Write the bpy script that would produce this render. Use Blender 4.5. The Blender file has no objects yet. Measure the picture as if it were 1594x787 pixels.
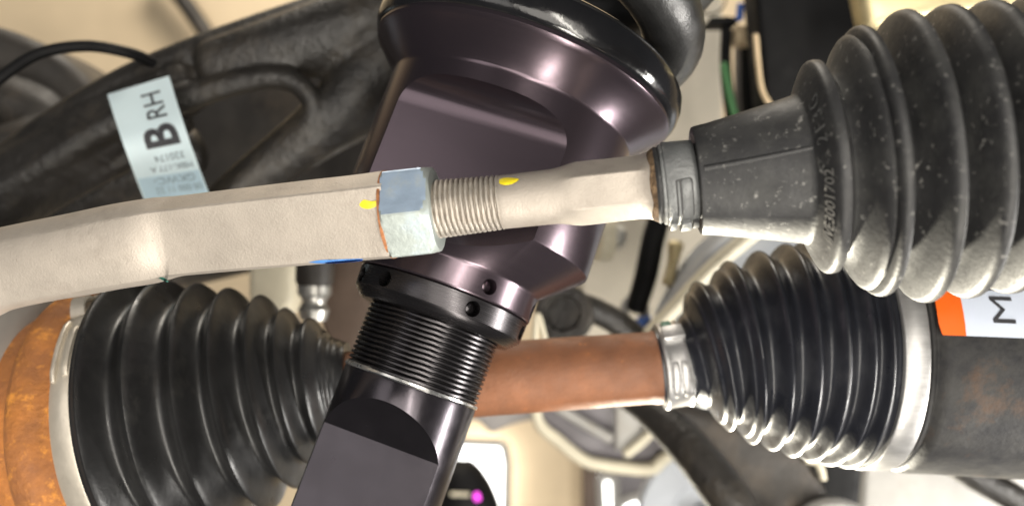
import bpy, bmesh, math, random
from math import sin, cos, pi, radians, sqrt
from mathutils import Vector, Matrix
from mathutils.bvhtree import BVHTree
random.seed(7)
S = bpy.context.scene
COL = S.collection

# ------------------------------------------------------------------ camera
F = 1400.0                                   # focal length in photo pixels (photo 1594 x 787)
cam = bpy.data.cameras.new('camera'); cam_o = bpy.data.objects.new('camera', cam)
COL.objects.link(cam_o); S.camera = cam_o
cam.sensor_width = 36; cam.lens = 36 * F / 1594
cam_o.rotation_euler = (pi / 2, 0, 0)
cam.clip_start = 0.01; cam.clip_end = 50
cam.dof.use_dof = True; cam.dof.focus_distance = 0.275; cam.dof.aperture_fstop = 7.5

# ------------------------------------------------------------------ world + lamps (workshop light)
W = bpy.data.worlds.new('World'); S.world = W; W.use_nodes = True
bg = W.node_tree.nodes['Background']
bg.inputs[0].default_value = (0.86, 0.92, 1.0, 1); bg.inputs[1].default_value = 0.06
def lamp(name, kind, loc, target, energy, color, size=None, size_y=None):
    l = bpy.data.lights.new(name, kind); l.energy = energy; l.color = color
    o = bpy.data.objects.new(name, l); COL.objects.link(o); o.location = loc
    o.rotation_euler = (Vector(target) - Vector(loc)).to_track_quat('-Z', 'Y').to_euler()
    if kind == 'AREA':
        l.shape = 'RECTANGLE'; l.size = size; l.size_y = size_y or size
    else:
        l.shadow_soft_size = size
    return l
# open bay door behind the photographer (wide, soft), two unseen strip lamps added for highlight streaks, a low work lamp under the axle, added fills
lamp('bay_light', 'AREA', (0.12, -0.80, -0.06), (0, 0.3, 0), 9.5, (1, .94, .85), 1.0, .8)
lamp('streak_strip', 'AREA', (0.22, -0.55, -0.12), (0, 0.32, 0), 5, (1, .94, .84), .05, 1.0)
lamp('low_streak_strip', 'AREA', (0.03, -0.20, -0.58), (0, 0.32, 0.05), 5, (1, .94, .84), .07, .5)
k = lamp('work_lamp', 'SPOT', (0.03, 0.90, -0.62), (0.185, 0.31, -.02), 140, (1, .93, .76), .02)
k.spot_size = radians(22); k.spot_blend = .35
lamp('wall_fill', 'AREA', (-0.1, 0.75, 1.0), (-.1, 1.3, 0.15), 13, (1, .92, .8), .5, .2)  # unseen lamp added to brighten the back wall
lamp('left_fill', 'AREA', (-0.68, -0.75, 0.32), (0, 0.3, 0), 2.6, (1, .95, .9), .5, .9)  # unseen fill added at the left to lift the machined flats
lamp('side_streak_strip', 'AREA', (0.62, 0.24, -0.32), (-.03, 0.30, -.06), 8.5, (1, .96, .9), .07, .4)  # unseen strip added for the bright streak down the lower body's right side

S.view_settings.view_transform = 'Standard'; S.view_settings.look = 'None'
S.view_settings.exposure = 0.0; S.view_settings.gamma = 1.0
S.view_settings.use_curve_mapping = False

# ------------------------------------------------------------------ helpers
def P(x, y, D):
    return Vector(((x - 797) / F * D, D, (393.5 - y) / F * D))

MATS = {}
def mat(name, col, rough=.5, metal=0., var=.2, scale=150, bump=0., bscale=600, dirt=None, dscale=60,
        dth=(.5, .65), stretch=None, spec=.5, dirt2=None, d2scale=300, d2th=(.6, .7), coat=0., rvar=.1, emit=None, aniso=0):
    m = bpy.data.materials.new(name); m.use_nodes = True
    nt = m.node_tree; N = nt.nodes; L = nt.links; b = N['Principled BSDF']
    tc = N.new('ShaderNodeTexCoord'); mp = N.new('ShaderNodeMapping')
    L.new(tc.outputs['Object'], mp.inputs[0])
    if stretch: mp.inputs['Scale'].default_value = stretch
    def noise(sc, det=5, src=mp, ro=.6):
        n = N.new('ShaderNodeTexNoise'); n.inputs['Scale'].default_value = sc; n.inputs['Detail'].default_value = det
        n.inputs['Roughness'].default_value = ro
        L.new(src.outputs[0] if src is mp else tc.outputs['Object'], n.inputs['Vector']); return n
    def ramp(n, lo, hi):
        r = N.new('ShaderNodeMapRange'); r.inputs[1].default_value = lo; r.inputs[2].default_value = hi
        L.new(n.outputs[0], r.inputs[0]); return r
    n1 = noise(scale)
    mx = N.new('ShaderNodeMix'); mx.data_type = 'RGBA'
    mx.inputs[6].default_value = (*[c * (1 - var) for c in col], 1); mx.inputs[7].default_value = (*[min(1, c * (1 + var)) for c in col], 1)
    L.new(ramp(n1, .3, .7).outputs[0], mx.inputs[0]); out = mx.outputs[2]
    for dc, ds, dt in ((dirt, dscale, dth), (dirt2, d2scale, d2th)):
        if dc:
            nd = noise(ds, 8, None, .68); m2 = N.new('ShaderNodeMix'); m2.data_type = 'RGBA'
            L.new(ramp(nd, *dt).outputs[0], m2.inputs[0]); L.new(out, m2.inputs[6]); m2.inputs[7].default_value = (*dc, 1)
            out = m2.outputs[2]
    L.new(out, b.inputs['Base Color'])
    b.inputs['Metallic'].default_value = metal
    b.inputs['Specular IOR Level'].default_value = spec
    nr = noise(scale * 1.7, 6); rr = N.new('ShaderNodeMapRange')
    rr.inputs[1].default_value = .3; rr.inputs[2].default_value = .7
    rr.inputs[3].default_value = max(.03, rough - rvar); rr.inputs[4].default_value = min(1, rough + rvar)
    L.new(nr.outputs[0], rr.inputs[0]); L.new(rr.outputs[0], b.inputs['Roughness'])
    b.inputs['Coat Weight'].default_value = coat; b.inputs['Coat Roughness'].default_value = .15
    if bump:
        nb = noise(bscale, 4); bp = N.new('ShaderNodeBump'); bp.inputs['Strength'].default_value = bump; bp.inputs['Distance'].default_value = .001
        L.new(nb.outputs[0], bp.inputs['Height']); L.new(bp.outputs[0], b.inputs['Normal'])
    if emit:
        b.inputs['Emission Color'].default_value = (*emit[0], 1); b.inputs['Emission Strength'].default_value = emit[1]
    MATS[name] = m
    return m

def finish(name, me, m, parent=None, mw=None, smooth=35, mods=None):
    if m: me.materials.append(m)
    o = bpy.data.objects.new(name, me); COL.objects.link(o)
    if mw is not None: o.matrix_world = mw
    if parent is not None:
        o.parent = parent; o.matrix_parent_inverse = PINV.get(parent.name, Matrix())
    if smooth is not None:
        for p in me.polygons: p.use_smooth = True
        try: me.set_sharp_from_angle(angle=radians(smooth))
        except Exception: pass
    return o
PINV = {}
def root(name, label, cat, loc, group=None):
    o = bpy.data.objects.new(name, None); COL.objects.link(o); o.location = loc; o.empty_display_size = .01
    PINV[o.name] = Matrix.Translation(loc).inverted()
    return tag(o, label, cat, group)
def tag(o, label, cat, group=None):
    o['label'] = label; o['category'] = cat
    if group: o['group'] = group
    return o
def sub(o, label):
    o['label'] = label; return o
def reg(o):                                     # let a mesh part carry sub-parts
    PINV[o.name] = o.matrix_world.copy().inverted() if o.parent is None else (o.parent.matrix_world @ o.matrix_parent_inverse @ o.matrix_basis).inverted()
    return o
def subpart(o, part):                           # parent mesh o (world placed) under mesh part
    par = part
    base = Matrix.Translation(part.parent.location) @ part.matrix_parent_inverse @ part.matrix_basis
    mw = o.matrix_basis.copy(); o.parent = par; o.matrix_parent_inverse = base.inverted(); o.matrix_basis = mw
    return o

def mesh_from(verts, faces):
    me = bpy.data.meshes.new('m'); me.from_pydata([tuple(v) for v in verts], [], faces); me.update()
    bm = bmesh.new(); bm.from_mesh(me); bmesh.ops.recalc_face_normals(bm, faces=bm.faces); bm.to_mesh(me); bm.free()
    return me

def rings_mesh(rings, cap=True, closed=False):
    n = len(rings[0]); v = [p for r in rings for p in r]; f = []
    R = len(rings)
    for i in range(R if closed else R - 1):
        a = i * n; b = ((i + 1) % R) * n
        for j in range(n):
            f.append((a + j, a + (j + 1) % n, b + (j + 1) % n, b + j))
    if cap and not closed:
        f.append(tuple(range(n))); f.append(tuple(range((R - 1) * n, R * n)))
    return mesh_from(v, f)

def lathe_me(prof, segs=96, cap=True):
    """prof: [(s, r)] along local Z"""
    return rings_mesh([[(r * cos(2 * pi * j / segs), r * sin(2 * pi * j / segs), s) for j in range(segs)] for s, r in prof], cap)

def frame(A, d):
    """local Z along d, X to the right of the picture, -Y towards the viewer"""
    z = d.normalized(); back = Vector((0, 1, 0)); x = back.cross(z)
    if x.length < 1e-4: x = Vector((1, 0, 0))
    x.normalize(); y = z.cross(x)
    M = Matrix((x, y, z)).transposed().to_4x4(); M.translation = A
    return M

def crom(pts, n):
    """Catmull-Rom through pts (Vectors of any size), n samples per span"""
    out = []
    Q = [pts[0] + (pts[0] - pts[1])] + list(pts) + [pts[-1] + (pts[-1] - pts[-2])]
    for i in range(1, len(Q) - 2):
        p0, p1, p2, p3 = Q[i - 1:i + 3]
        for k in range(n):
            t = k / n
            out.append(.5 * ((2 * p1) + (p2 - p0) * t + (2 * p0 - 5 * p1 + 4 * p2 - p3) * t * t + (3 * p1 - p0 - 3 * p2 + p3) * t ** 3))
    out.append(Q[-2].copy())
    return out

def sweep_me(path, radii, segs=24, sect=None, cap=True, up=Vector((0, 1, 0))):
    """path: Vectors; radii: per point; sect(theta,i) scales the radius"""
    rings = []
    for i, p in enumerate(path):
        t = (path[min(i + 1, len(path) - 1)] - path[max(i - 1, 0)]).normalized()
        y = (up - t * up.dot(t)).normalized(); x = y.cross(t)
        rr = []
        for j in range(segs):
            th = 2 * pi * j / segs
            r = radii[i] * (sect(th, i) if sect else 1)
            rr.append(p + x * (r * cos(th)) + y * (r * sin(th)))
        rings.append(rr)
    return rings_mesh(rings, cap)

def tube_me(px, n=8, segs=20, sect=None, end=True):
    """px: [(x, y, D, rpx)] photo pixels on the centre line, depth, radius in pixels at that depth"""
    pts = [Vector((*P(x, y, D), r * D / F)) for x, y, D, r in px]
    q = crom(pts, n)
    path = [Vector(v[:3]) for v in q]; rad = [max(v[3], 1e-4) for v in q]
    if end:      # rounded ends
        d0 = (path[0] - path[1]).normalized(); d1 = (path[-1] - path[-2]).normalized(); r0, r1 = rad[0], rad[-1]
        pre = [(path[0] + d0 * r0 * s * .5, r0 * c) for s, c in ((1, .25), (.8, .6), (.4, .9))]
        post = [(path[-1] + d1 * r1 * s * .5, r1 * c) for s, c in ((.4, .9), (.8, .6), (1, .25))]
        path = [p for p, _ in pre] + path + [p for p, _ in post]; rad = [r for _, r in pre] + rad + [r for _, r in post]
    return sweep_me(path, rad, segs, sect)

def tube(name, px, m, parent=None, n=8, segs=20, end=True):
    return finish(name, tube_me(px, n, segs, None, end), m, parent, smooth=60)

def prism_me(pts, D, thick, bevel=.002, seg=3, tilt=None):
    """outline in photo pixels, front face at depth D (tilt(x,y) adds depth), real thickness behind it"""
    bm = bmesh.new()
    fr = [bm.verts.new(P(x, y, D + (tilt(x, y) if tilt else 0))) for x, y in pts]
    bk = []
    for v in fr:
        bk.append(bm.verts.new(v.co + Vector((0, thick, 0))))
    n = len(pts)
    bm.faces.new(fr); bm.faces.new(list(reversed(bk)))
    for i in range(n): bm.faces.new((fr[i], bk[i], bk[(i + 1) % n], fr[(i + 1) % n]))
    bmesh.ops.recalc_face_normals(bm, faces=bm.faces)
    if bevel:
        bmesh.ops.bevel(bm, geom=list(bm.edges), offset=bevel, segments=seg, profile=.5, affect='EDGES', clamp_overlap=True)
    me = bpy.data.meshes.new('m'); bm.to_mesh(me); bm.free()
    return me
def prism(name, pts, D, thick, m, parent=None, bevel=.002, seg=3, tilt=None):
    return finish(name, prism_me(pts, D, thick, bevel, seg, tilt), m, parent, smooth=40)

def evaluated(o):
    dg = bpy.context.evaluated_depsgraph_get(); dg.update()
    return bpy.data.meshes.new_from_object(o.evaluated_get(dg))
def boolean(o, cutters, op='DIFFERENCE'):
    for c in cutters:
        md = o.modifiers.new('b', 'BOOLEAN'); md.object = c; md.operation = op; md.solver = 'EXACT'
    me = evaluated(o); o.modifiers.clear(); old = o.data; o.data = me
    for c in cutters: bpy.data.objects.remove(c)
    bpy.data.meshes.remove(old)
    for p in me.polygons: p.use_smooth = True
    me.set_sharp_from_angle(angle=radians(25))
def remesh(o, size, smooth=6, decim=None):
    md = o.modifiers.new('r', 'REMESH'); md.mode = 'VOXEL'; md.voxel_size = size
    ms = o.modifiers.new('s', 'SMOOTH'); ms.iterations = smooth; ms.factor = .5
    me = evaluated(o); o.modifiers.clear(); old = o.data; o.data = me; bpy.data.meshes.remove(old)
    for p in me.polygons: p.use_smooth = True
def join_me(mes):
    bm = bmesh.new()
    for me in mes: bm.from_mesh(me); bpy.data.meshes.remove(me)
    me = bpy.data.meshes.new('m'); bm.to_mesh(me); bm.free(); return me

def text_verts(s, size, extrude=0.0, bold=0.0):
    c = bpy.data.curves.new('t', 'FONT'); c.body = s; c.size = size; c.extrude = extrude; c.resolution_u = 3; c.offset = bold
    o = bpy.data.objects.new('t', c); COL.objects.link(o)
    me = evaluated(o); bpy.data.objects.remove(o); bpy.data.curves.remove(c)
    bm = bmesh.new(); bm.from_mesh(me)
    for _ in range(2):
        bmesh.ops.subdivide_edges(bm, edges=[e for e in bm.edges if e.calc_length() > size * .25], cuts=1)
    bmesh.ops.triangulate(bm, faces=bm.faces); bm.to_mesh(me); bm.free()
    return me
def map_me(me, fn):
    for v in me.vertices: v.co = fn(*v.co)
    me.update(); return me

def decal(name, poly, target, m, parent, off=.00015, step=2.2):
    """a patch of paint lying on a real surface: outline given in photo pixels, each point dropped onto the target"""
    bm = bmesh.new(); bm.from_mesh(target.data); mw = target.matrix_basis if target.parent is None else Matrix.Translation(target.parent.location) @ target.matrix_parent_inverse @ target.matrix_basis
    bm.transform(mw); bvh = BVHTree.FromBMesh(bm); bm.free()
    xs = [p[0] for p in poly]; ys = [p[1] for p in poly]
    cx, cy = sum(xs) / len(xs), sum(ys) / len(ys)
    pts = crom([Vector((x, y)) for x, y in poly + [poly[0]]], 5)[:-1]
    rings = []
    for s in (1, .66, .33):
        rings.append([(cx + (p.x - cx) * s, cy + (p.y - cy) * s) for p in pts])
    verts = []; n = len(pts)
    for k, r in enumerate(rings):
        for x, y in r:
            d = P(x, y, 1).normalized(); h = bvh.ray_cast(Vector((0, 0, 0)), d)
            co = h[0] if h[0] is not None else P(x, y, .26)
            verts.append(co - d * (off * (1 + k)))
    faces = []
    for k in range(2):
        for j in range(n): faces.append((k * n + j, k * n + (j + 1) % n, (k + 1) * n + (j + 1) % n, (k + 1) * n + j))
    faces.append(tuple(range(2 * n, 3 * n)))
    return finish(name, mesh_from(verts, faces), m, parent, smooth=80)

class Axis:
    """straight axis through two photo points with depth; converts pixel stations to metres"""
    def __init__(s, a, b):
        s.A = P(*a); s.B = P(*b); s.d = (s.B - s.A).normalized(); s.M = frame(s.A, s.d)
    def t(s, px):
        k = (px - 797) / F
        return (k * s.A.y - s.A.x) / (s.d.x - k * s.d.y)
    def pt(s, px): return s.A + s.d * s.t(px)
    def sr(s, px, r):
        t = s.t(px); return (t, r * (s.A.y + s.d.y * t) / F)
    def prof(s, l): return [s.sr(px, r) for px, r in l]

# ------------------------------------------------------------------ materials
M_cast = mat('phosphate cast steel', (.41, .365, .315), .52, .35, .12, 55, .2, 1500, dirt=(.30, .26, .22), dscale=70, dth=(.52, .8), dirt2=(.13, .10, .075), d2scale=520, d2th=(.66, .74))
M_thread = mat('bare thread steel', (.42, .38, .33), .5, .5, .2, 300, .3, 1200, dirt=(.22, .17, .12), dscale=200, dth=(.55, .8))
M_zinc = mat('pale zinc plating', (.36, .40, .38), .42, .45, .12, 90, .12, 700, dirt=(.42, .52, .62), dscale=55, dth=(.56, .75), dirt2=(.36, .33, .26), d2scale=220, d2th=(.62, .8))
M_rustring = mat('rust orange', (.32, .13, .05), .85, 0, .4, 500, .5, 900)
M_yellow = mat('yellow paint', (.85, .68, .02), .45, 0, .1, 400)
M_blue = mat('blue paint', (.08, .25, .62), .5, 0, .15, 400)
M_green = mat('green paint', (.02, .13, .10), .5, 0, .15, 400)
M_rub = mat('dusty black rubber', (.020, .020, .021), .55, 0, .35, 60, .14, 700, dirt=(.045, .045, .043), dscale=80, dth=(.47, .72), dirt2=(.24, .235, .22), d2scale=380, d2th=(.60, .70), spec=.5)
M_rub2 = mat('black rubber', (.013, .013, .0135), .36, 0, .25, 60, .12, 500, dirt=(.034, .033, .031), dscale=70, dth=(.55, .8), spec=.5)
M_rub3 = mat('blue black rubber', (.014, .015, .02), .34, 0, .25, 60, .1, 500, dirt=(.035, .036, .04), dscale=60, dth=(.55, .8), spec=.5)
M_band = mat('grey clamp band', (.17, .175, .175), .5, .3, .25, 120, .4, 700, dirt=(.36, .36, .34), dscale=160, dth=(.6, .72))
M_bandline = mat('dark clamp groove', (.05, .05, .05), .7, 0, .2, 200)
M_clampT = mat('warm steel clamp', (.58, .53, .45), .42, .6, .1, 80, .1, 400, dirt=(.4, .34, .26), dscale=120, dth=(.6, .8))
M_clampS = mat('satin steel clamp', (.40, .395, .39), .42, .7, .1, 80, .1, 400, stretch=(1, 1, 12))
M_rust = mat('smooth rusty shaft', (.225, .09, .04), .62, .1, .22, 70, .3, 700, dirt=(.17, .075, .04), dscale=45, dth=(.45, .75), dirt2=(.55, .19, .04), d2scale=140, d2th=(.64, .74))
M_rust2 = mat('orange rusty cup', (.36, .135, .03), .8, 0, .3, 90, .8, 500, dirt=(.22, .085, .03), dscale=60, dth=(.42, .7), dirt2=(.62, .25, .04), d2scale=190, d2th=(.56, .70))
M_house = mat('mottled steel housing', (.036, .035, .034), .6, 0, .3, 60, .2, 500, dirt=(.018, .018, .02), dscale=70, dth=(.45, .65), dirt2=(.10, .055, .03), d2scale=45, d2th=(.57, .8), spec=.2)
M_purple = mat('plum anodised aluminium', (.115, .09, .106), .25, .9, .025, 14, .015, 30, stretch=(2, 2, 160), dirt2=(.5, .42, .36), d2scale=330, d2th=(.735, .76), rvar=.015)
M_black = mat('black anodised aluminium', (.05, .047, .05), .27, .9, .1, 14, .03, 30, stretch=(2, 2, 160), rvar=.05)
M_body = mat('dark anodised body', (.062, .056, .064), .23, .9, .1, 60, .03, 300, dirt2=(.2, .2, .2), d2scale=300, d2th=(.76, .79), rvar=.05)
M_edge = mat('bare aluminium edge', (.75, .74, .72), .25, 1, .05, 100)
M_gloss = mat('gloss black ring', (.008, .008, .009), .16, 0, .2, 60, .1, 300, spec=.7, rvar=.05)
M_spring = mat('black powder coated spring', (.012, .012, .012), .38, 0, .2, 80, .15, 900, spec=.55)
M_armblk = mat('painted black casting', (.020, .018, .016), .42, 0, .3, 60, .9, 260, dirt=(.06, .05, .038), dscale=40, dth=(.5, .78), spec=.5)
M_dark = mat('dark grimy steel', (.035, .030, .025), .6, 0, .4, 40, .5, 200, dirt=(.085, .065, .045), dscale=25, dth=(.5, .7))
M_brown = mat('brown grimy plate', (.11, .075, .055), .6, 0, .25, 40, .2, 200)
M_pale = mat('pale grey painted metal', (.36, .35, .33), .5, .1, .12, 30, .15, 200, dirt=(.30, .27, .22), dscale=25, dth=(.55, .8))
M_cream = mat('cream painted metal', (.60, .55, .42), .5, 0, .12, 30, .1, 200)
M_bluegrey = mat('blue grey aluminium', (.34, .36, .39), .5, .2, .12, 25, .1, 200)
M_frame = mat('slate frame paint', (.13, .12, .13), .5, .1, .2, 30, .1, 200)
M_wall = mat('workshop wall', (.62, .50, .34), .9, 0, .12, 6, .2, 60, dirt=(.42, .34, .24), dscale=7, dth=(.55, .8))
M_plastic = mat('black plastic', (.005, .005, .0055), .6, 0, .2, 50, spec=.18)
M_tan = mat('tan plastic', (.62, .48, .30), .5, 0, .1, 60)
M_bluep = mat('blue plastic', (.06, .15, .5), .4, 0, .1, 60)
M_greenp = mat('green wire', (.07, .22, .08), .5, 0, .1, 60)
M_paper = mat('pale blue label', (.60, .72, .76), .5, 0, .04, 60, .05, 300)
M_paper2 = mat('pale blue label band', (.42, .56, .64), .5, 0, .05, 60)
M_ink = mat('black ink', (.035, .035, .04), .6, 0, .3, 500)
M_ink2 = mat('faded ink', (.22, .27, .30), .6, 0, .3, 500)
M_stickW = mat('white sticker', (.62, .68, .80), .4, 0, .03, 60)
M_stickO = mat('orange sticker', (.85, .14, .01), .4, 0, .05, 60)
M_window = mat('bright window', (.9, .9, .9), .3, emit=((1, .99, .95), 5))
M_magenta = mat('magenta lamp', (.8, .1, .7), .3, emit=((1, .05, .85), 1.6))
M_steel = mat('bright bolt steel', (.55, .54, .50), .35, .8, .15, 120)
M_brass = mat('pale brass', (.62, .52, .30), .4, .5, .15, 80)

# ------------------------------------------------------------------ setting: the workshop wall behind
wall_me = bpy.data.meshes.new('m')
def box_me(c, sx, sy, sz, bev=0):
    bm = bmesh.new(); bmesh.ops.create_cube(bm, size=1)
    bmesh.ops.scale(bm, vec=(sx, sy, sz), verts=bm.verts); bmesh.ops.translate(bm, vec=c, verts=bm.verts)
    if bev: bmesh.ops.bevel(bm, geom=list(bm.edges), offset=bev, segments=2, profile=.5, affect='EDGES')
    me = bpy.data.meshes.new('m'); bm.to_mesh(me); bm.free(); return me
wall = finish('wall', box_me((0, 1.29, 0), 3.4, .12, 2.6), M_wall); wall['kind'] = 'structure'

# ------------------------------------------------------------------ 1 steering: tie rod end, lock nut, inner tie rod, rack boot
TR = Axis((640, 330, .262), (1440, 243, .2447))
# outer tie rod end: swept casting, octagonal near the nut, rounder and bent towards the ball joint
tre = root('tie_rod_end', 'grey beige cast steel tie rod end with yellow and blue paint marks', 'tie rod', TR.pt(300))
st = [  # px x, centre y, vertical half height, octagon amount
    (-90, 446, 74, .0), (-40, 432, 69, .05), (0, 420, 63.5, .1), (60, 407, 63, .15), (120, 396, 64, .2), (180, 384, 65, .25),
    (225, 376.5, 65.5, .35), (250, 371.5, 64.5, .6), (268, 368.5, 63, .9), (290, 366, 62.5, 1), (380, 356.5, 64, 1), (480, 346.5, 66, 1), (560, 338.5, 67, 1), (603, 334, 68.5, 1), (609, 333.4, 67, 1)]
import bisect
POLY = [(-62, 74), (35, 73), (86, 69), (118, 74), (215, 73), (266, 69)]     # forged section: broad face towards the viewer, chamfers above and below
PV = [Vector((r / 69 * cos(radians(a)), r / 69 * sin(radians(a)))) for a, r in POLY]
def oct_r(th):
    al = 1.5 * pi - th; d = Vector((cos(al), sin(al)))
    for p, q in zip(PV, PV[1:] + PV[:1]):
        e = q - p; den = d.x * e.y - d.y * e.x
        if abs(den) < 1e-9: continue
        t = (p.x * e.y - p.y * e.x) / den; u = (p.x * d.y - p.y * d.x) / den
        if t > 0 and -1e-6 <= u <= 1 + 1e-6: return t
    return 1
path = []; rad = []; am = []
Q = crom([Vector((x, y, h, a)) for x, y, h, a in st], 6)
for x, y, h, a in Q:
    D = TR.pt(x).y; path.append(P(x, y, D)); rad.append(h * D / F); am.append(max(0, min(1, a)))
def sect(th, i):
    o = oct_r(th); return o * am[i] + (1 - am[i]) * (1 + .02 * cos(2 * th))
tre_b = finish('body', sweep_me(path, rad, 128, sect), M_cast, tre, smooth=18)
decal('paint_mark', [(559, 318), (566, 311), (578, 313), (590, 312), (587, 320), (574, 325), (563, 323)], tre_b, M_yellow, tre)
decal('paint_mark', [(480, 408), (500, 404.5), (530, 403.5), (562, 402.5), (561, 406), (530, 409), (500, 410)], tre_b, M_blue, tre)
decal('paint_mark', [(247, 432), (253, 431.5), (260, 435), (262, 438.5), (255, 437)], tre_b, M_green, tre)
finish('rust_seam', lathe_me(TR.prof([(604.5, 66), (605.5, 68.8), (609.5, 68.4), (610.5, 60)]), 96), M_rustring, tre, TR.M)

# hex lock nut
nut = root('lock_nut', 'zinc plated hex lock nut with painted blue sky sheen against the tie rod end', 'nut', TR.pt(645))
rings = []
SG = 144
Rc = 76
for px, cone in ((607.5, 66), (609, 71), (612, 76), (616, 80), (640, 80), (660, 80), (666, 79), (670, 75.5), (674, 71.5), (678, 67), (680.5, 63.5), (681, 50)):
    s, rr = TR.sr(px, 1)
    ring = []
    for j in range(SG):
        th = 2 * pi * j / SG
        a = (th + pi / 2 - radians(4) + pi / 6) % (pi / 3) - pi / 6
        h = Rc * cos(pi / 6) / cos(abs(abs(a) - 0) - pi / 6 if False else (((th + pi / 2 - radians(4)) % (pi / 3)) - pi / 6))
        r = min(h, cone, Rc * .985) * rr
        ring.append((r * cos(th), r * sin(th), s))
    rings.append(ring)
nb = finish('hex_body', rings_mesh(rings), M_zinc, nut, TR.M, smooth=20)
nb.data.materials.append(mat('painted sky tint', (.37, .47, .60), .4, .4, .1, 120, .1, 700, dirt=(.46, .51, .52), dscale=75, dth=(.5, .66)))
for p in nb.data.polygons:                     # the upper flat towards the viewer has a blue sky reflection painted in
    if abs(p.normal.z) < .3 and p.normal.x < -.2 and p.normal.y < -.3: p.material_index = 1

# inner tie rod: helical thread, round shank, wrench flats
itr = root('inner_tie_rod', 'threaded inner tie rod with wrench flats and yellow paint dab', 'tie rod', TR.pt(850))
def helix_me(s0, s1, r0, depth, pitch, r1=None, segs=72, per=7, fade=1.0):
    n = int((s1 - s0) / pitch * per); rings = []
    for i in range(n + 1):
        s = s0 + (s1 - s0) * i / n; u = i / n; rb = r0 + ((r1 or r0) - r0) * u
        ring = []
        for j in range(segs):
            th = 2 * pi * j / segs
            ph = (s / pitch - j / segs) % 1
            w = 1 - abs(ph * 2 - 1); w = max(0, min(1, (w - .1) / .45))
            w = w * w * (3 - 2 * w)
            ring.append(((rb - depth * (1 - w)) * cos(th), (rb - depth * (1 - w)) * sin(th), s))
        rings.append(ring)
    return rings_mesh(rings)
s0, r0 = TR.sr(672, 46); s1, r1 = TR.sr(781, 42.5)
finish('thread', helix_me(s0, s1, r0, .00095, (s1 - s0) / 14.2, r1), M_thread, itr, TR.M, smooth=50)
def hexr(th, rot):
    a = (th + rot) % (pi / 3) - pi / 6
    return .93 / cos(a)
pr = [(779, 38, 0), (781, 41.5, 0), (800, 42, 0), (840, 42.5, 0), (862, 43, 0), (876, 44.5, .2), (892, 46.8, .6), (908, 47.2, .95), (950, 46.8, 1), (982, 46.8, .95), (997, 48, .6), (1008, 51, .2), (1016, 55, 0), (1024, 55, 0), (1035, 50, 0)]
prq = crom([Vector(p) for p in pr], 4)
rings = []
for px, r, h in prq:
    s, rr = TR.sr(px, r); h = max(0, min(1, h))
    rings.append([(rr * ((1 - h) + h * hexr(2 * pi * j / 108, radians(-2))) * cos(2 * pi * j / 108), rr * ((1 - h) + h * hexr(2 * pi * j / 108, radians(-2))) * sin(2 * pi * j / 108), s) for j in range(108)])
shank = finish('shank', rings_mesh(rings), M_cast, itr, TR.M, smooth=22)
decal('paint_mark', [(777, 279), (786, 276.5), (800, 277), (808, 279), (800, 285), (789, 288), (778, 286)], shank, M_yellow, itr)
finish('rust_seam', lathe_me(TR.prof([(1007, 46), (1010, 51.5), (1015, 55.6), (1021, 58.5), (1023, 58), (1024, 50)]), 72), mat('dark rust grime', (.12, .075, .04), .9, 0, .5, 400, .8, 900, dirt=(.24, .16, .09), dscale=400, dth=(.5, .7)), itr, TR.M)

# steering rack boot
rb = root('steering_rack_boot', 'dusty dark grey ribbed rubber boot with moulded part number', 'rubber boot', TR.pt(1300))
prof = [(1019, 50), (1019.5, 58), (1023, 60), (1027, 58.5), (1090, 58.5), (1083.5, 72), (1082, 80), (1083.5, 83.5), (1087, 84.5), (1110, 88), (1160, 98), (1210, 108.5), (1236, 114), (1243, 116), (1246, 119), (1255, 139), (1264, 158), (1267, 162.5), (1270, 164.6), (1276, 165.6), (1282, 165), (1284, 162), (1288, 152), (1292, 144), (1296, 142), (1300, 145),
        (1310, 163), (1320, 187), (1326, 195), (1329, 197), (1331, 196), (1333, 191), (1335, 192), (1338, 202), (1341, 206.5), (1345, 208.5), (1350, 209), (1354, 207.5), (1358, 197), (1364, 178), (1369, 158), (1373, 152), (1377, 156),
        (1388, 190), (1400, 216), (1403, 220.5), (1406, 223), (1410, 225), (1417, 225.8), (1419, 224.5), (1422, 217), (1430, 184), (1436, 162), (1440, 154), (1444, 158)]
for k in range(3):
    o = 66 + 64 * k
    prof += [(1388 + o, 191), (1400 + o, 217), (1403 + o, 221), (1406 + o, 223.5), (1410 + o, 225.6), (1417 + o, 226.2), (1419 + o, 225), (1422 + o, 217), (1430 + o, 184), (1436 + o, 162), (1440 + o, 154)]
bel = finish('bellows', lathe_me(TR.prof(prof), 160, True), M_rub, rb, TR.M, smooth=38)
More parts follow.
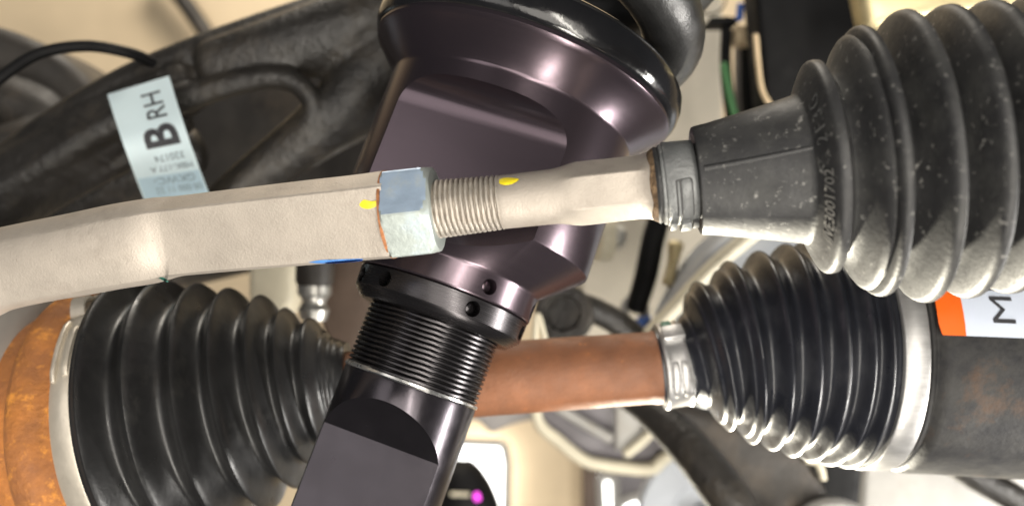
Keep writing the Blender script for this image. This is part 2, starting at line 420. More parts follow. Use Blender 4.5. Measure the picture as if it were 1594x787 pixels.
# mould seam rib on the cone and text
def rb_map(px, th, off=0.0):
    """point on the boot's skin: pixel station along the axis, angle (0 = towards viewer, + = up)"""
    P2 = prof
    for (a, ra), (b, rbb) in zip(P2, P2[1:]):
        if a <= px <= b and b > a and a > 1086:
            r = ra + (rbb - ra) * (px - a) / (b - a); break
    else: r = 100
    s, r = TR.sr(px, r); r += off
    # local: X is image down/right?  use -Y (viewer) and up vector
    up = TR.M.to_3x3().inverted() @ Vector((0, 0, 1)); up.z = 0; up.normalize()
    fr = Vector((up.y, -up.x, 0))
    vw = TR.M.to_3x3().inverted() @ Vector((0, -1, 0))
    if fr.dot(vw) < 0: fr = -fr
    v = (fr * cos(th) + up * sin(th)) * r; v.z = s
    return v
v = []
SEAM_N = 24
for i in range(SEAM_N + 1):
    px = 1090 + (1243 - 1090) * i / SEAM_N
    base = radians(8 + 3 * i / SEAM_N); w = radians(1.0 + 1.0 * (1 - i / SEAM_N))
    for dth, off in ((-w * 2, -.0003), (-w, .0003), (0, .0005), (w, .0003), (w * 2, -.0003)):
        v.append(rb_map(px, base + dth, off))
f = [(i * 5 + j, i * 5 + j + 1, i * 5 + j + 6, i * 5 + j + 5) for i in range(SEAM_N) for j in range(4)]
finish('mould_seam', mesh_from(v, f), M_rub, rb, TR.M, smooth=60)
M_rubtxt = mat('worn rubber lettering', (.17, .165, .155), .6, 0, .2, 200)
def boot_text(s, px, th0, size, ext=.0004, nm='lettering', m=None, width=None):
    me = text_verts(s, size, ext)
    R = TR.sr(px, 140)[1]; mmpx = TR.pt(px).y / F
    def fn(x, y, z): return rb_map(px - y / mmpx * .55, th0 + x / R, z + .00025)
    return finish(nm, map_me(me, fn), m or M_rubtxt, rb, TR.M, smooth=None)
boot_text('IIVE3001702', 1260, radians(-52), .0040, .0005)
boot_text('2 F 3 G', 1258, radians(10), .0048, .0004, m=mat('boot lettering', (.075, .075, .074), .6))
# clamp band on the boot's neck
cl = finish('clamp', lathe_me(TR.prof([(1028, 57), (1028, 61), (1029.5, 62.5), (1033, 62.5), (1034, 64.5), (1036, 65.8), (1055, 65.2), (1075, 64.8), (1080, 64.5), (1081.5, 63.2), (1082, 57)]), 96, False), M_band, rb, TR.M, smooth=40)
def clamp_pt(px, th, r):
    up = TR.M.to_3x3().inverted() @ Vector((0, 0, 1)); up.z = 0; up.normalize()
    fr = Vector((up.y, -up.x, 0)); vw = TR.M.to_3x3().inverted() @ Vector((0, -1, 0))
    if fr.dot(vw) < 0: fr = -fr
    s, r = TR.sr(px, r); v = (fr * cos(th) + up * sin(th)) * r; v.z = s; return v
def clamp_block(nm, p0, p1, t0, t1, r0, r1, m, n=8):
    rings = []
    for i in range(n + 1):
        th = radians(t0 + (t1 - t0) * i / n); e = .8 if i in (0, n) else 1
        c = (p0 + p1) / 2; h = (p1 - p0) / 2 * e; ro = r0 + (r1 - r0) * e
        rings.append([clamp_pt(c - h, th, r0), clamp_pt(c - h, th, ro - .6), clamp_pt(c - h + 1, th, ro), clamp_pt(c + h - 1, th, ro), clamp_pt(c + h, th, ro - .6), clamp_pt(c + h, th, r0)])
    return subpart(finish(nm, rings_mesh(rings), m, None, TR.M, smooth=40), cl)
clamp_block('slot', 1047, 1073, -58, 3, 60, 65.9, M_bandline, 14)
clamp_block('tongue', 1056, 1071, -60, 0, 60, 67.0, M_band, 14)
clamp_block('rib', 1049.5, 1053, -60, -1, 60, 67.2, M_band, 14)
clamp_block('lug', 1036, 1046, -112, -64, 60, 73, M_band)
clamp_block('lug', 1052, 1068, -112, -62, 60, 76, M_band)
clamp_block('lug', 1071, 1080, -112, -66, 60, 73, M_bandline)

# ------------------------------------------------------------------ 2 coilover
CA = P(642, 595, .31); Cd = Vector((.335, .177, .93)).normalized(); CM = frame(CA, Cd)
def cs(t): return t / (4602 - t * .571)
def cr(t, w): return w * (.31 + cs(t) * Cd.y) / F
def cp(l): return [(cs(t), cr(t, w)) for t, w in l]
co = root('coilover', 'plum and black anodised coilover shock with threaded body and machined flats', 'shock absorber', P(560, 820, .30))
PHI = radians(-11)
def cutter(pts, wx):
    """prism of the (y,z) outline, extruded across x, turned about the strut axis"""
    R = Matrix.Rotation(PHI, 4, 'Z')
    n = len(pts); v = [R @ Vector((x, y, z)) for x in (-wx, wx) for y, z in pts]
    f = [tuple(range(n)), tuple(range(n, 2 * n))] + [(i, (i + 1) % n, n + (i + 1) % n, n + i) for i in range(n)]
    o = finish('cut', mesh_from(v, f), None, None, CM, None); return o
# lower body with two flats
body = finish('lower_body', lathe_me(cp([(-330, 111), (-250, 110), (-120, 108.5), (-9, 107), (-6, 106)]), 192), M_body, co, CM)
d = .0117; zf = cs(-102); za = cs(-36); R = .0245
arc = [(-d - (R - d) * u, zf + (za - zf) * (u ** .8)) for u in (0, .15, .3, .45, .6, .75, .9, 1.0, 1.15)]
y_end = arc[-1]
c1 = cutter([(-d, -.12)] + arc + [(-.06, y_end[1]), (-.06, -.12)], .05)
c2 = cutter([(-d * -1, -.12), (d, zf), (R, za), (.06, za), (.06, -.12)], .05)
bpy.context.view_layer.update()
boolean(body, [c1, c2])
finish('bare_edge', lathe_me(cp([(-7, 100), (-7, 107.2), (-5, 109), (-1.5, 108.5), (0, 106.5), (1, 100)]), 128), M_edge, co, CM)
finish('threaded_sleeve', helix_me(cs(-1), cs(118), cr(0, 106), .00115, cs(118) / 15.5, cr(118, 104), 120, 8), M_black, co, CM, smooth=50)
ring = finish('lock_ring', lathe_me(cp([(98, 100), (98, 118), (100, 122), (112, 134), (115, 135.2), (143, 136), (144.5, 134), (144.5, 100)]), 160), M_black, co, CM)
perch = finish('spring_perch', lathe_me(cp([(145, 100), (145, 134), (146, 137), (148, 138), (182, 137.5), (185, 138), (188, 140), (236, 196), (239, 198), (243, 198.5), (300, 197), (380, 195), (436, 193), (439, 193), (442, 194), (482, 231), (485, 235), (488, 237), (522, 233), (534, 226), (534, 150)]), 256), M_purple, co, CM)
d = cr(320, 150); rho = cr(400, 46); z0 = cs(370)
prof_c = [(-d, cs(150))] + [(-d - rho * (1 - cos(a)), z0 + rho * sin(a)) for a in [pi / 2 * i / 14 for i in range(15)]]
c1 = cutter(prof_c + [(-.09, prof_c[-1][1]), (-.09, cs(150))], .08)
c2 = cutter([(-y, z) for y, z in prof_c] + [(.09, prof_c[-1][1]), (.09, cs(150))], .08)
def hole_cut(t, ang, r, depth, R0):
    A = radians(ang); o = finish('cut', lathe_me([(-depth, r), (.01, r)], 32), None, None, None, None)
    n = Vector((sin(A), -cos(A), 0)); m = Matrix.Translation(n * R0 + Vector((0, 0, cs(t)))) @ n.to_track_quat('Z', 'Y').to_matrix().to_4x4()
    o.matrix_world = CM @ m; return o, CM @ m
def pin(name, t, ang, r, depth, R0, m, host):
    o, mw = hole_cut(t, ang, r, depth, R0); bpy.data.objects.remove(o)
    pm = finish(name, lathe_me([(-depth * 1.05, r * .98), (-depth * .72, r * .9), (-depth * .6, r * .55), (-depth * .55, .0001)], 24), m, None, mw, smooth=60)
    subpart(pm, host)
HR = .0026
h1 = [hole_cut(165, a, HR, .005, cr(165, 138)) for a in (-80, -22 - 22, 27, 80)]
bpy.context.view_layer.update()
boolean(perch, [c1, c2] + [h[0] for h in h1])
h2 = [hole_cut(127, a, HR, .0055, cr(127, 135.5)) for a in (-66, -38, 22, 75)]
bpy.context.view_layer.update()
boolean(ring, [h[0] for h in h2])
pin('pin_hole', 165, 27, HR, .005, cr(165, 138), M_purple, perch)
pin('pin_hole', 165, -44, HR, .005, cr(165, 138), M_purple, perch)
pin('pin_hole', 127, 22, HR, .0055, cr(127, 135.5), M_black, ring)
pin('pin_hole', 127, -38, HR, .0055, cr(127, 135.5), M_plastic, ring)
finish('isolator_ring', lathe_me(cp([(494, 190), (491, 228), (493, 236), (498, 241), (506, 244), (522, 244), (534, 241), (543, 235), (549, 226), (552, 215), (552, 170)]), 192), M_gloss, co, CM, smooth=60)

# coil spring standing on the perch: first flat coil, then rising
spr = root('coil_spring', 'thick black powder coated coil spring on the shock perch', 'spring', CM @ Vector((0, 0, cs(570))))
wr = cr(600, 47); Rs = cr(600, 197); pts = []
for i in range(0, 150):
    th = radians(110) - 2 * pi * i / 72
    z = cs(545) + wr * .7 + .034 * (i / 72)
    pts.append(CM @ Vector((Rs * cos(th), Rs * sin(th), z)))
finish('wire', sweep_me(pts, [wr] * len(pts), 24, up=Cd), M_spring, spr, smooth=70)

# ------------------------------------------------------------------ 3 CV axle
ax = root('cv_axle', 'rusty drive axle with two ribbed black rubber boots', 'axle', P(790, 588, .36))
def bent_lathe(ctrl, prof, name, m, parent, segs=120, cap=True, smooth=45):
    """ctrl: [(px, py, D)] of the bent centre line, prof: [(px, rpx)]"""
    cs_ = crom([Vector(c) for c in ctrl], 16)
    def at(px):
        for a, b in zip(cs_, cs_[1:]):
            if (a.x - px) * (b.x - px) <= 0 and a.x != b.x:
                u = (px - a.x) / (b.x - a.x); return a + (b - a) * u
        return cs_[0] if abs(px - cs_[0].x) < abs(px - cs_[-1].x) else cs_[-1]
    x0, x1 = ctrl[0][0], ctrl[-1][0]; lo, hi = min(x0, x1), max(x0, x1)
    rings = []
    for px, r in prof:
        c = at(px); a = at(max(lo, px - 30)); b = at(min(hi, px + 30))
        p = P(px, c.y, c.z); t = (P(*b) - P(*a)).normalized()
        y = (Vector((0, 1, 0)) - t * t.y).normalized(); x = y.cross(t); rr = r * c.z / F
        rings.append([p + x * (rr * cos(2 * pi * j / segs)) + y * (rr * sin(2 * pi * j / segs)) for j in range(segs)])
    return finish(name, rings_mesh(rings, cap), m, parent, smooth=smooth)
def ridges(pk, n=14, pw=1.0):
    """pk: alternating peak/valley stations (px, r, kind) -> smooth profile; narrow crests, wide valleys"""
    out = []
    for (a, ra), (b, rbb) in zip(pk, pk[1:]):
        for i in range(n):
            u = i / n; w = (1 - cos(pi * u)) / 2
            w = w ** pw if ra > rbb else 1 - (1 - w) ** pw
            out.append((a + (b - a) * u, ra + (rbb - ra) * w))
    out.append(pk[-1]); return out
# shaft
SH = Axis((540, 604.8, .362), (1030, 570.5, .36))
finish('shaft', lathe_me(SH.prof([(470, 58), (700, 57.5), (760, 57), (1000, 55.5), (1012, 55.5), (1018, 57), (1040, 57)]), 96), M_rust, ax, SH.M)
# left (outer) joint
LC = [(560, 586, .362), (495, 594, .362), (430, 608, .362), (370, 622, .362), (300, 637, .362), (240, 650, .363), (180, 660, .364), (100, 668, .365), (0, 675, .367), (-80, 678, .37)]
pk = [(545, 56), (532, 62), (524, 66), (516, 76), (497.4, 101), (482.8, 94), (467.3, 124), (453.6, 114), (437.2, 152), (416.6, 133), (392.5, 174), (370.1, 152), (345.2, 191), (321.1, 168), (295.3, 207), (267.8, 182), (244.6, 220), (233.4, 216), (228.2, 203), (199, 200)]
bent_lathe(LC, ridges(pk, 10, .8), 'outer_boot', M_rub2, ax)
lcl = bent_lathe(LC, [(230, 203), (230, 209), (228.2, 210), (199, 206), (197.3, 205), (197.3, 198)], 'outer_boot_clamp', M_clampT, ax)
cup = bent_lathe(LC, [(200.7, 196), (199.9, 199), (195.6, 200), (181.8, 203), (171.5, 205), (166.3, 209), (156, 211), (142.2, 211), (133.6, 206), (126.8, 196), (121.6, 180), (87.2, 178)], 'outer_joint_cup', M_rust2, ax, 160)
sub(cup, 'bright orange rusty joint cup')
sub(lcl, 'beige steel band clamp with a crimped ear')
# crimp ear on the outer clamp
def on_bent(ctrl, px, th, r):
    cs_ = crom([Vector(c) for c in ctrl], 16)
    for a, b in zip(cs_, cs_[1:]):
        if (a.x - px) * (b.x - px) <= 0 and a.x != b.x:
            u = (px - a.x) / (b.x - a.x); c = a + (b - a) * u; t = (P(*b) - P(*a)).normalized(); break
    if t.x < 0: t = -t
    y = Vector((0, 1, 0)); y = (y - t * t.dot(y)).normalized(); up = t.cross(y)
    if up.z < 0: up = -up
    return P(px, c.y, c.z) + (-y * cos(th) + up * sin(th)) * (r * c.z / F)
def band_block(ctrl, nm, p0, p1, t0, t1, ri, ro, m, host, n=8):
    rings = []
    for i in range(n + 1):
        th = radians(t0 + (t1 - t0) * i / n); e = .75 if i in (0, n) else 1
        c = (p0 + p1) / 2; h = (p1 - p0) / 2 * e; r = ri + (ro - ri) * e
        rings.append([on_bent(ctrl, c - h, th, ri), on_bent(ctrl, c - h, th, r - 1), on_bent(ctrl, c - h + 2, th, r), on_bent(ctrl, c + h - 2, th, r), on_bent(ctrl, c + h, th, r - 1), on_bent(ctrl, c + h, th, ri)])
    return subpart(finish(nm, rings_mesh(rings), m, None, None, smooth=40), host)
band_block(LC, 'tongue', 218, 228, 28, 50, 200, 216, M_clampT, lcl)
band_block(LC, 'ridge', 200, 208, 26, 54, 200, 214, M_clampT, lcl)
# ear loop
ear = []
for i in range(17):
    a = pi * i / 16; th = radians(57 + 13 * i / 16)
    ear.append([on_bent(LC, px, th + radians(0), 204 + 16 * sin(a) + k) for px, k in ((201, 0), (226, 0), (226, 5), (201, 5))])
subpart(finish('ear', rings_mesh(ear), M_clampT, None, None, smooth=50), lcl)
# right (inner) joint
RC = [(1000, 572.5, .36), (1044, 568, .36), (1080, 560, .36), (1117, 551, .36), (1163, 545, .36), (1205, 543, .36), (1250, 543, .36), (1320, 545, .361), (1400, 547, .361), (1500, 551, .361), (1620, 556, .361), (1700, 560, .361)]
pk = [(1022.8, 60), (1040.5, 61), (1065.2, 61), (1081.2, 72), (1095.3, 103), (1107.7, 118), (1123.7, 108), (1137.8, 130), (1149.3, 142), (1166.1, 126), (1187.4, 154), (1205.1, 140), (1222.8, 164), (1238.7, 150), (1253.7, 171), (1268.8, 157), (1283, 176), (1297.1, 163), (1310.4, 179), (1321.9, 174), (1329, 172), (1394.5, 172)]
ib = bent_lathe(RC, ridges(pk, 10, .85), 'inner_boot', M_rub3, ax)
scl = bent_lathe(RC, [(1026.3, 58), (1026.3, 65), (1028.1, 67), (1031.6, 67.5), (1035.2, 66), (1040.5, 65), (1054.6, 65), (1059, 66), (1061.7, 68), (1064.4, 67), (1065.2, 64), (1065.2, 58)], 'small_clamp', M_clampS, ax)
band_block(RC, 'tongue', 1036, 1047, -40, 12, 60, 68.5, M_clampS, scl)
band_block(RC, 'tongue', 1049, 1060, -40, 12, 60, 68.5, M_clampS, scl)
band_block(RC, 'crimp', 1028, 1068, 38, 62, 60, 76, M_clampS, scl)
band_block(RC, 'paint_dab', 1034, 1054, 58, 84, 62, 71, mat('green clamp paint', (.01, .16, .12), .4, 0, .1, 100), scl)
lc2 = bent_lathe(RC, [(1327.2, 172), (1327.2, 179), (1329, 180.5), (1363.5, 181), (1366.1, 180), (1366.1, 172)], 'large_clamp', M_clampS, ax, 160)
band_block(RC, 'tab', 1341, 1350, 32, 46, 178, 185, M_clampS, lc2)
hs = bent_lathe(RC, [(1362.6, 168), (1367.9, 174), (1370.6, 178), (1374.1, 178.5), (1377.6, 176), (1380.3, 177), (1383.8, 182), (1394.5, 184), (1429.9, 184), (1500.7, 185), (1615.7, 187), (1615.7, 150)], 'joint_housing', M_house, ax, 160)
sub(hs, 'mottled dark steel joint housing')
# sticker on the housing
def st_pt(px, th, off): return on_bent(RC, px, th, 185.3 + off)
def sticker_patch(nm, p0, p1, t0, t1, off, m, host, nx=8, nt=10, rc=0):
    v = []; f = []
    for lay in (0, -1.0):
        for i in range(nx + 1):
            for j in range(nt + 1):
                u = i / nx; w = j / nt; px = p0 + (p1 - p0) * u; th = radians(t0 + (t1 - t0) * w)
                if rc and i == 0 and j == 0: px += rc; th += radians(.6)
                v.append(st_pt(px, th, off + lay))
    n = (nx + 1) * (nt + 1)
    for b in (0, n):
        for i in range(nx):
            for j in range(nt):
                a = b + i * (nt + 1) + j; f.append((a, a + 1, a + nt + 2, a + nt + 1))
    o = finish(nm, mesh_from(v, f), m, None, None, smooth=60); return subpart(o, host)
sk = sticker_patch('sticker', 1409, 1660, 13, 62, 1.2, M_stickW, hs)
sticker_patch('sticker_stripe', 1377, 1411, 13, 62, 1.5, M_stickO, hs, rc=3)
me = map_me(text_verts('ME', 1.0, 0, 0), lambda x, y, z: Vector((x, y, z)) * .0165)
mm = .361 / F
def fn(x, y, z): return st_pt(1480 - y / mm * .70, radians(17.5) + x / (185 * mm) * .95, 2.4)
subpart(finish('sticker_text', map_me(me, fn), M_ink, None, None, smooth=None), hs)

# ------------------------------------------------------------------ 4 wheel hub beyond the cup
hub = bent_lathe(LC, [(92, 130), (92, 226), (86, 234), (60, 237), (20, 240), (-50, 242), (-55, 130)], 'wheel_hub', M_pale, None, 120)
tag(hub, 'pale grey wheel hub flange behind the orange joint cup', 'hub')

# ------------------------------------------------------------------ 5 black control arm with its label
arm_parts = [
    tube_me([(-80, 330, .43, 34), (0, 268, .43, 34), (100, 196, .43, 34), (200, 135, .43, 32), (300, 92, .43, 32), (400, 58, .43, 34), (520, 22, .43, 38), (640, -20, .43, 40)]),
    tube_me([(-60, 330, .415, 22), (60, 262, .415, 22), (170, 196, .415, 24), (270, 160, .415, 24), (340, 138, .412, 20), (410, 122, .41, 18), (458, 128, .41, 18), (486, 158, .41, 17), (478, 196, .412, 17), (430, 240, .415, 18), (375, 290, .415, 20), (330, 340, .415, 22)]),
    tube_me([(330, 105, .422, 42), (430, 78, .422, 50), (540, 50, .425, 62), (640, 10, .43, 62)]),
    tube_me([(640, 20, .435, 62), (600, 90, .43, 68), (550, 158, .425, 58), (492, 205, .422, 46), (432, 250, .422, 40), (370, 300, .422, 36), (320, 350, .422, 34)]),
    tube_me([(-60, 392, .43, 24), (40, 330, .43, 24), (130, 280, .43, 22), (210, 240, .43, 20), (290, 190, .43, 18)]),
    tube_me([(-60, 345, .428, 62), (60, 270, .428, 58), (180, 195, .428, 50), (300, 130, .428, 42)]),
    tube_me([(-60, 420, .46, 50), (60, 340, .46, 50), (200, 270, .46, 45), (300, 230, .465, 40)]),
]
arm = root('control_arm', 'black cast control arm with forked end behind the tie rod', 'control arm', P(300, 200, .43))
ab = finish('arm_body', join_me(arm_parts), M_armblk, arm)
remesh(ab, .0018, 4)
# label strip wrapped over the arm
lab = root('paper_label', 'pale blue label reading B RH stuck on black control arm', 'label', P(245, 210, .39))
c00, c10, c11, c01 = (167, 147), (263, 118), (325, 300), (225, 312)       # tl, tr, br, bl
def lab_pt(u, v, off=0.):
    x = (c00[0] * (1 - u) + c10[0] * u) * (1 - v) + (c01[0] * (1 - u) + c11[0] * u) * v
    y = (c00[1] * (1 - u) + c10[1] * u) * (1 - v) + (c01[1] * (1 - u) + c11[1] * u) * v
    x += -6 * sin(pi * v) * 0.4
    D = .388 + .020 * (v - .42) ** 2 * 4 * (1 if v < .42 else .5) + .0016 * sin(v * 9) + .0012 * cos(pi * (u - .5)) - off
    return P(x, y, D)
def lab_patch(u0, u1, v0, v1, off, nu=8, nv=36, th=.0003):
    v = []; f = []
    for o in (off, off - th):
        for i in range(nv + 1):
            for j in range(nu + 1): v.append(lab_pt(u0 + (u1 - u0) * j / nu, v0 + (v1 - v0) * i / nv, o))
    n = (nu + 1) * (nv + 1)
    for b in (0, n):
        for i in range(nv):
            for j in range(nu):
                a = b + i * (nu + 1) + j; f.append((a, a + 1, a + nu + 2, a + nu + 1))
    return mesh_from(v, f)
finish('label_sheet', lab_patch(0, 1, 0, 1.1, 0), M_paper, lab, smooth=60)
finish('label_band', lab_patch(0.02, .98, .80, 1.1, .0003), M_paper2, lab, smooth=60)
def lab_text(s, u0, v0, hu, wv, rot, m, nm, bold=0.0):
    """rot 90: reads upward along the strip; rot 180: upside down"""
    me = text_verts(s, 1.0, 0, bold)
    if rot == 90: fn = lambda x, y, z: lab_pt(u0 + (y - .0) * -hu if False else u0 - y * hu, v0 - x * wv, .0007)
    else: fn = lambda x, y, z: lab_pt(u0 - x * wv, v0 + y * hu, .0007)
    return finish(nm, map_me(me, fn), m, lab, smooth=None)
lab_text('B', .84, .575, .72, .36, 90, M_ink, 'big_letter', .03)
lab_text('RH', .80, .325, .46, .185, 90, M_ink, 'small_letters')
lab_text('320174', .86, .625, .085, .16, 180, M_ink2, 'print_line')
lab_text('MBK-177 A', .93, .72, .07, .14, 180, M_ink2, 'print_line')
lab_text('GKWC-', .90, .82, .085, .19, 180, M_ink2, 'print_line')
lab_text('00 000 11 22', .95, .905, .075, .135, 180, M_ink2, 'print_line')

# ------------------------------------------------------------------ 6 things behind, left
kn = root('steering_knuckle', 'dark grimy steering knuckle with added dark backdrop behind the black control arm', 'knuckle', P(60, 300, .52))
kp = [prism_me([(-90, 20), (0, 38), (70, 68), (112, 98), (150, 142), (190, 230), (230, 330), (230, 470), (-90, 470)], .50, .07, .018, 4),
      tube_me([(-40, 150, .50, 45), (40, 170, .495, 40), (110, 215, .50, 30)]), tube_me([(-40, 260, .48, 42), (30, 225, .475, 38), (80, 205, .48, 26)]),
      prism_me([(150, 190), (330, 110), (500, 60), (680, 60), (680, 330), (560, 400), (390, 420), (180, 470)], .53, .05, .012, 3)]  # last plate is a dark backdrop added to close the bright gap
kb = finish('knuckle_body', join_me(kp), M_dark, kn); remesh(kb, .003, 6)
tag(tube('cable', [(-40, 160, .40, 9), (0, 122, .40, 9), (60, 84, .40, 9), (130, 72, .405, 9), (190, 80, .41, 9), (232, 95, .42, 9), (270, 125, .43, 9)], M_plastic), 'thin black cable arching over the control arm', 'cable')
tag(tube('wall_seam', [(240, -50, 1.2, 13), (290, 8, 1.2, 13), (345, 90, 1.2, 13), (420, 200, 1.2, 13)], M_dark), 'dark tube standing in for a seam in the beige workshop wall', 'pipe')  # made-up tube that draws the dark wall seam
tag(prism('splash_shield', [(498, 380), (590, 380), (590, 640), (540, 640), (520, 560), (498, 500)], .47, .012, M_brown, bevel=.003), 'brown grimy shield plate beside the threaded sleeve', 'plate')
tag(prism('bracket', [(385, 400), (455, 400), (455, 470), (440, 500), (385, 480)], .50, .03, M_cream, bevel=.005), 'cream block above the ribbed boot under the tie rod', 'bracket')
bj = root('ball_joint', 'grey ball joint stud with shiny collar above the ribbed boot', 'ball joint', P(488, 470, .45))
BJ = frame(P(488, 500, .45), Vector((0.03, 0, 1)))
finish('housing', lathe_me([(.018, .006), (.018, .0085), (.020, .0095), (.045, .0098), (.06, .009)], 40), M_dark, bj, BJ)
finish('collar', lathe_me([(0, .004), (.001, .0065), (.006, .0078), (.009, .006), (.011, .0062), (.014, .0085), (.018, .0085), (.0185, .004)], 40), M_steel, bj, BJ)

# ------------------------------------------------------------------ 7 things behind, right and above
rail = root('chassis_rail', 'pale painted chassis rail behind the coil spring', 'rail', P(1050, 500, .64))
finish('rail_web', prism_me([(905, -60), (1126, -60), (1128, 180), (1126, 330), (1070, 500), (1040, 560), (900, 560)], .66, .04, .006), mat('warm rail paint', (.52, .47, .38), .55, 0, .12, 20, .1, 100), rail)
bl = root('flange_bolt', 'bolt with cream washer beside the plum spring perch', 'bolt', P(955, 372, .63))
BM = frame(P(938, 368, .60), Vector((1, .15, -.02)))
finish('washer', lathe_me([(-.004, .006), (-.004, .0165), (.005, .0165), (.006, .015), (.006, .006)], 40), M_cream, bl, BM)
finish('bolt_head', lathe_me([(.004, .0085), (.013, .0085), (.0145, .0075), (.0145, .002)], 6), M_steel, bl, BM, smooth=20)
dp = tag(prism('underbody_board', [(1172, -60), (1480, -60), (1480, 260), (1196, 230), (1188, 120)], .52, .03, M_plastic, bevel=.004), 'flat black panel behind the ribbed rack boot', 'board')
hn = root('wiring_connector', 'tan and blue wiring connector with black leads beside black panel', 'connector', P(1150, 60, .58))
finish('tan_shell', prism_me([(1146, 38), (1178, 38), (1178, 66), (1146, 64)], .56, .02, .002), M_tan, hn)
finish('blue_clip', tube_me([(1153, 8, .555, 6), (1151, 30, .555, 6)]), M_bluep, hn)
finish('black_bar', prism_me([(1106, 26), (1150, 26), (1150, 36), (1106, 36)], .56, .02, .001), M_plastic, hn)
finish('lead', tube_me([(1131, 30, .57, 8), (1130, 110, .57, 9), (1140, 200, .57, 9), (1142, 280, .57, 9)]), M_plastic, hn)
finish('lead', tube_me([(1166, 60, .58, 12), (1166, 130, .58, 13), (1172, 220, .58, 13)]), M_plastic, hn)
finish('lead', tube_me([(1150, 60, .59, 7), (1150, 130, .59, 7), (1154, 220, .59, 7)]), mat('grey lead', (.3, .27, .24), .5), hn)
tag(tube('green_wire', [(1127, 100, .55, 6), (1134, 140, .55, 6), (1142, 172, .55, 6), (1158, 230, .55, 6)], M_greenp), 'green wire running down behind the rack boot cone', 'wire')
tag(tube('tan_wire', [(1176, 55, .51, 4.5), (1180, 100, .51, 4.5), (1186, 140, .51, 4.5), (1200, 165, .51, 4.5), (1225, 200, .51, 4.5)], M_tan), 'thin tan wire along the edge of the black panel', 'wire')
gb = root('bright_bolt', 'shiny bolt end beside the top coil of the spring', 'bolt', P(1083, 6, .56))
GM = frame(P(1083, 4, .56), Vector((-.3, -.9, -.2)))
finish('bolt_shank', lathe_me([(-.02, .006), (0, .0065), (.002, .0055), (.002, .0035), (-.002, .003), (-.002, .0005)], 32), M_steel, gb, GM)
tag(tube('wire_loop', [(1090, 20, .55, 1.6), (1110, 22, .55, 1.6), (1128, 8, .55, 1.6), (1132, -20, .55, 1.6)], M_dark), 'thin dark wire loop next to the shiny bolt', 'wire')
tag(prism('heat_shield', [(1330, -60), (1700, -60), (1700, 26), (1590, 14), (1500, 22), (1430, 30), (1350, 46)], .45, .02, M_brass, bevel=.006), 'pale brassy shield above the ribbed rack boot', 'shield')
gh = root('gear_housing', 'pale grey housing with cream ridge behind the ribbed axle boot', 'housing', P(1150, 450, .52))
finish('housing_body', prism_me([(1022, 640), (1030, 520), (1062, 450), (1100, 390), (1165, 335), (1480, 335), (1480, 640)], .50, .06, .012, 4), M_bluegrey, gh)
finish('ridge', tube_me([(1185, 352, .50, 13), (1110, 415, .497, 12), (1060, 468, .497, 12), (1010, 520, .50, 12)]), M_cream, gh)
tag(tube('black_hose', [(1042, 300, .56, 17), (1020, 360, .56, 18), (1005, 430, .56, 18), (990, 480, .56, 16)], M_plastic), 'black hose hanging between rail and pale housing', 'hose')
tag(tube('brass_fitting', [(1052, 380, .54, 13), (1048, 405, .54, 9), (1044, 425, .54, 9), (1042, 440, .54, 12)], M_brass), 'pale brass fitting beside the black hose', 'fitting')
kc = root('hose_clip', 'small metal loop clip with blue tab above the rusty shaft', 'clip', P(990, 500, .5))
lp = [Vector(P(988 + 16 * cos(a), 483 + 20 * sin(a), .58)) for a in [radians(100 + 300 * i / 24) for i in range(25)]]
finish('loop', sweep_me(lp, [.0028] * 25, 14), M_pale, kc, smooth=60)
finish('tab', prism_me([(992, 495), (1014, 490), (1016, 512), (994, 514)], .575, .01, .002), M_bluep, kc)
lk = root('stabiliser_link', 'dark link arm with round bushing behind the rusty shaft', 'link arm', P(890, 500, .5))
LK = frame(P(878, 488, .49), Vector((-.15, -1, .1)))
finish('bushing', lathe_me([(-.012, .016), (.004, .016), (.007, .0145), (.007, .010), (.003, .009), (.003, .001)], 48), M_armblk, lk, LK)
finish('link_bar', tube_me([(878, 470, .50, 22), (930, 485, .505, 20), (985, 520, .51, 20), (1040, 580, .51, 20)]), M_armblk, lk)
finish('bright_rim', tube_me([(832, 540, .478, 5), (836, 490, .478, 5), (846, 520, .478, 5), (852, 545, .478, 5)]), M_cream, lk)

# ------------------------------------------------------------------ 8 things behind, below
xm = root('crossmember', 'slate crossmember with cream folded edges below the rusty shaft', 'crossmember', P(960, 720, .66))
finish('web', prism_me([(838, 540), (838, 652), (862, 674), (902, 706), (926, 716), (1010, 724), (1050, 694), (1110, 640), (1110, 540)], .66, .05, .003), M_frame, xm)
finish('folded_edge', tube_me([(832, 600, .655, 7), (838, 656, .655, 9), (870, 686, .655, 10), (905, 713, .655, 10), (935, 722, .655, 10), (1008, 730, .655, 10), (1030, 716, .655, 10), (1062, 690, .655, 10), (1100, 655, .655, 9)]), M_cream, xm)
finish('rib', tube_me([(868, 634, .652, 7), (905, 656, .652, 8), (950, 682, .652, 8)]), M_pale, xm)
finish('rib', tube_me([(974, 706, .652, 8), (1000, 685, .652, 8), (1022, 662, .652, 8)]), M_cream, xm)
finish('beam', prism_me([(700, 560), (850, 560), (846, 650), (800, 660), (764, 676), (745, 655), (700, 650)], .70, .03, .004), mat('lilac grey paint', (.30, .28, .27), .6, 0, .2, 30), xm)
finish('gusset', prism_me([(958, 600), (1040, 600), (1000, 672), (972, 702), (958, 702)], .654, .01, .002), M_pale, xm)
la = root('suspension_arm', 'black curved lower arm crossing under the ribbed axle boot', 'control arm', P(1080, 720, .46))
finish('arm_tube', tube_me([(930, 590, .50, 20), (990, 622, .49, 24), (1050, 672, .475, 30), (1105, 735, .46, 34), (1150, 800, .45, 36), (1190, 880, .45, 36)], segs=28), M_armblk, la)
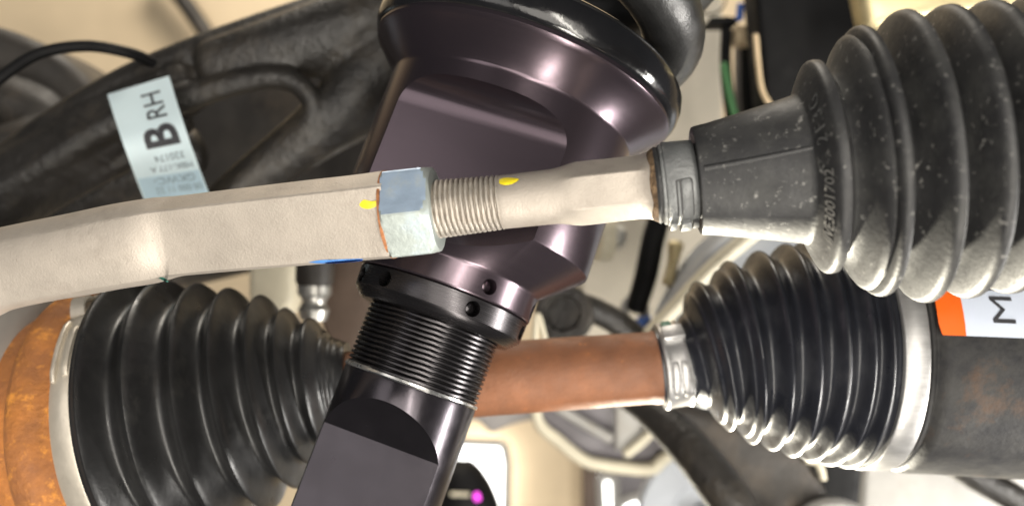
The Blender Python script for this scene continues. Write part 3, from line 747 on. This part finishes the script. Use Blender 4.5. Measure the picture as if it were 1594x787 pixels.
finish('arm_web', prism_me([(1010, 610), (1130, 650), (1250, 700), (1290, 760), (1310, 860), (1170, 860), (1120, 750), (1060, 670)], .475, .02, .006), M_dark, la)
pu = root('brake_disc', 'pale blue grey disc behind the curved lower arm', 'disc', P(1090, 800, .72))
PM = frame(P(1095, 800, .72), Vector((0, -1, 0.05)))
finish('disc', lathe_me([(-.02, .05), (0, .053), (.004, .050), (.004, .026), (.0, .024), (.0, .010), (.006, .009), (.006, .001)], 64), M_bluegrey, pu, PM)
finish('nut', lathe_me([(.004, .008), (.014, .008), (.016, .006), (.016, .001)], 6), M_dark, pu, PM, smooth=20)
tag(prism('side_panel', [(1348, 700), (1700, 700), (1700, 900), (1336, 900)], .56, .03, M_pale, bevel=.004), 'pale grey panel below the mottled joint housing', 'panel')
tag(tube('lower_hose', [(1440, 690, .50, 22), (1510, 735, .50, 22), (1580, 775, .50, 22), (1660, 830, .50, 22)], M_armblk), 'dark hose crossing the pale grey panel', 'hose')
tag(prism('mount_bracket', [(1225, 640), (1350, 640), (1346, 730), (1334, 850), (1225, 850)], .50, .03, M_plastic, bevel=.005), 'black mounting bracket under the ribbed axle boot', 'bracket')
MN = frame(P(1295, 850, .47), Vector((0, -1, 0)))
tag(finish('mount_cushion', lathe_me([(-.01, .024), (.002, .026), (.006, .024), (.008, .018), (.006, .012), (.006, .001)], 48), M_pale, None, MN), 'grey round mount cushion in front of black bracket', 'mount')
tag(tube('cream_clip', [(1256, 716, .475, 5), (1272, 719, .475, 6), (1278, 730, .475, 6), (1282, 745, .475, 5)], M_cream), 'small cream clip hanging under the axle boot', 'clip')
# far: window, painted bright reflections and dark object by the wall
def window(pts, lab):
    w = root('window', lab, 'window', P(pts[0][0], pts[2][1], 1.2))
    finish('pane', prism_me(pts, 1.20, .02, .002), M_window, w)
    cx = sum(p[0] for p in pts) / len(pts); cy = sum(p[1] for p in pts) / len(pts)
    pp = [Vector((*P(x, y, 1.199),)) for x, y in pts]; pp.append(pp[0]); 
    finish('frame', join_me([sweep_me([a, (a + b) / 2, b], [.006] * 3, 8) for a, b in zip(pp, pp[1:])]), M_pale, w)
window([(690, 686), (784, 690), (790, 720), (786, 880), (690, 880)], 'large blown out bright window beside the shock body')
window([(934, 742), (957, 742), (958, 800), (938, 810)], 'small narrow glowing pane as bright reflection below the crossmember')  # this pane and the next glow to paint in bright reflections
window([(965, 784), (985, 774), (1005, 774), (1020, 790), (1020, 850), (965, 850)], 'small glowing pane with slanted top as bright reflection under the crossmember')
tag(prism('wall_post', [(908, 715), (932, 715), (932, 880), (908, 880)], 1.2, .04, M_brown, bevel=.003), 'brown post on the workshop wall beside narrow glowing pane', 'post')
tag(prism('wall_locker', [(934, 726), (1075, 726), (1075, 900), (934, 900)], 1.206, .03, M_frame, bevel=.003), 'slate grey locker front by the small glowing panes', 'locker')
dl = root('shop_light', 'dark rounded shop light with magenta lens before bright window', 'lamp', P(715, 790, .85))
finish('shell', tube_me([(690, 720, .85, 12), (702, 735, .85, 30), (716, 752, .85, 42), (728, 790, .85, 50), (740, 850, .85, 52)]), M_plastic, dl)
finish('lens', tube_me([(742, 768, .815, 4), (743, 776, .815, 5)]), M_magenta, dl)
finish('slot', tube_me([(702, 768, .812, 3), (730, 769, .812, 3)]), M_cream, dl)
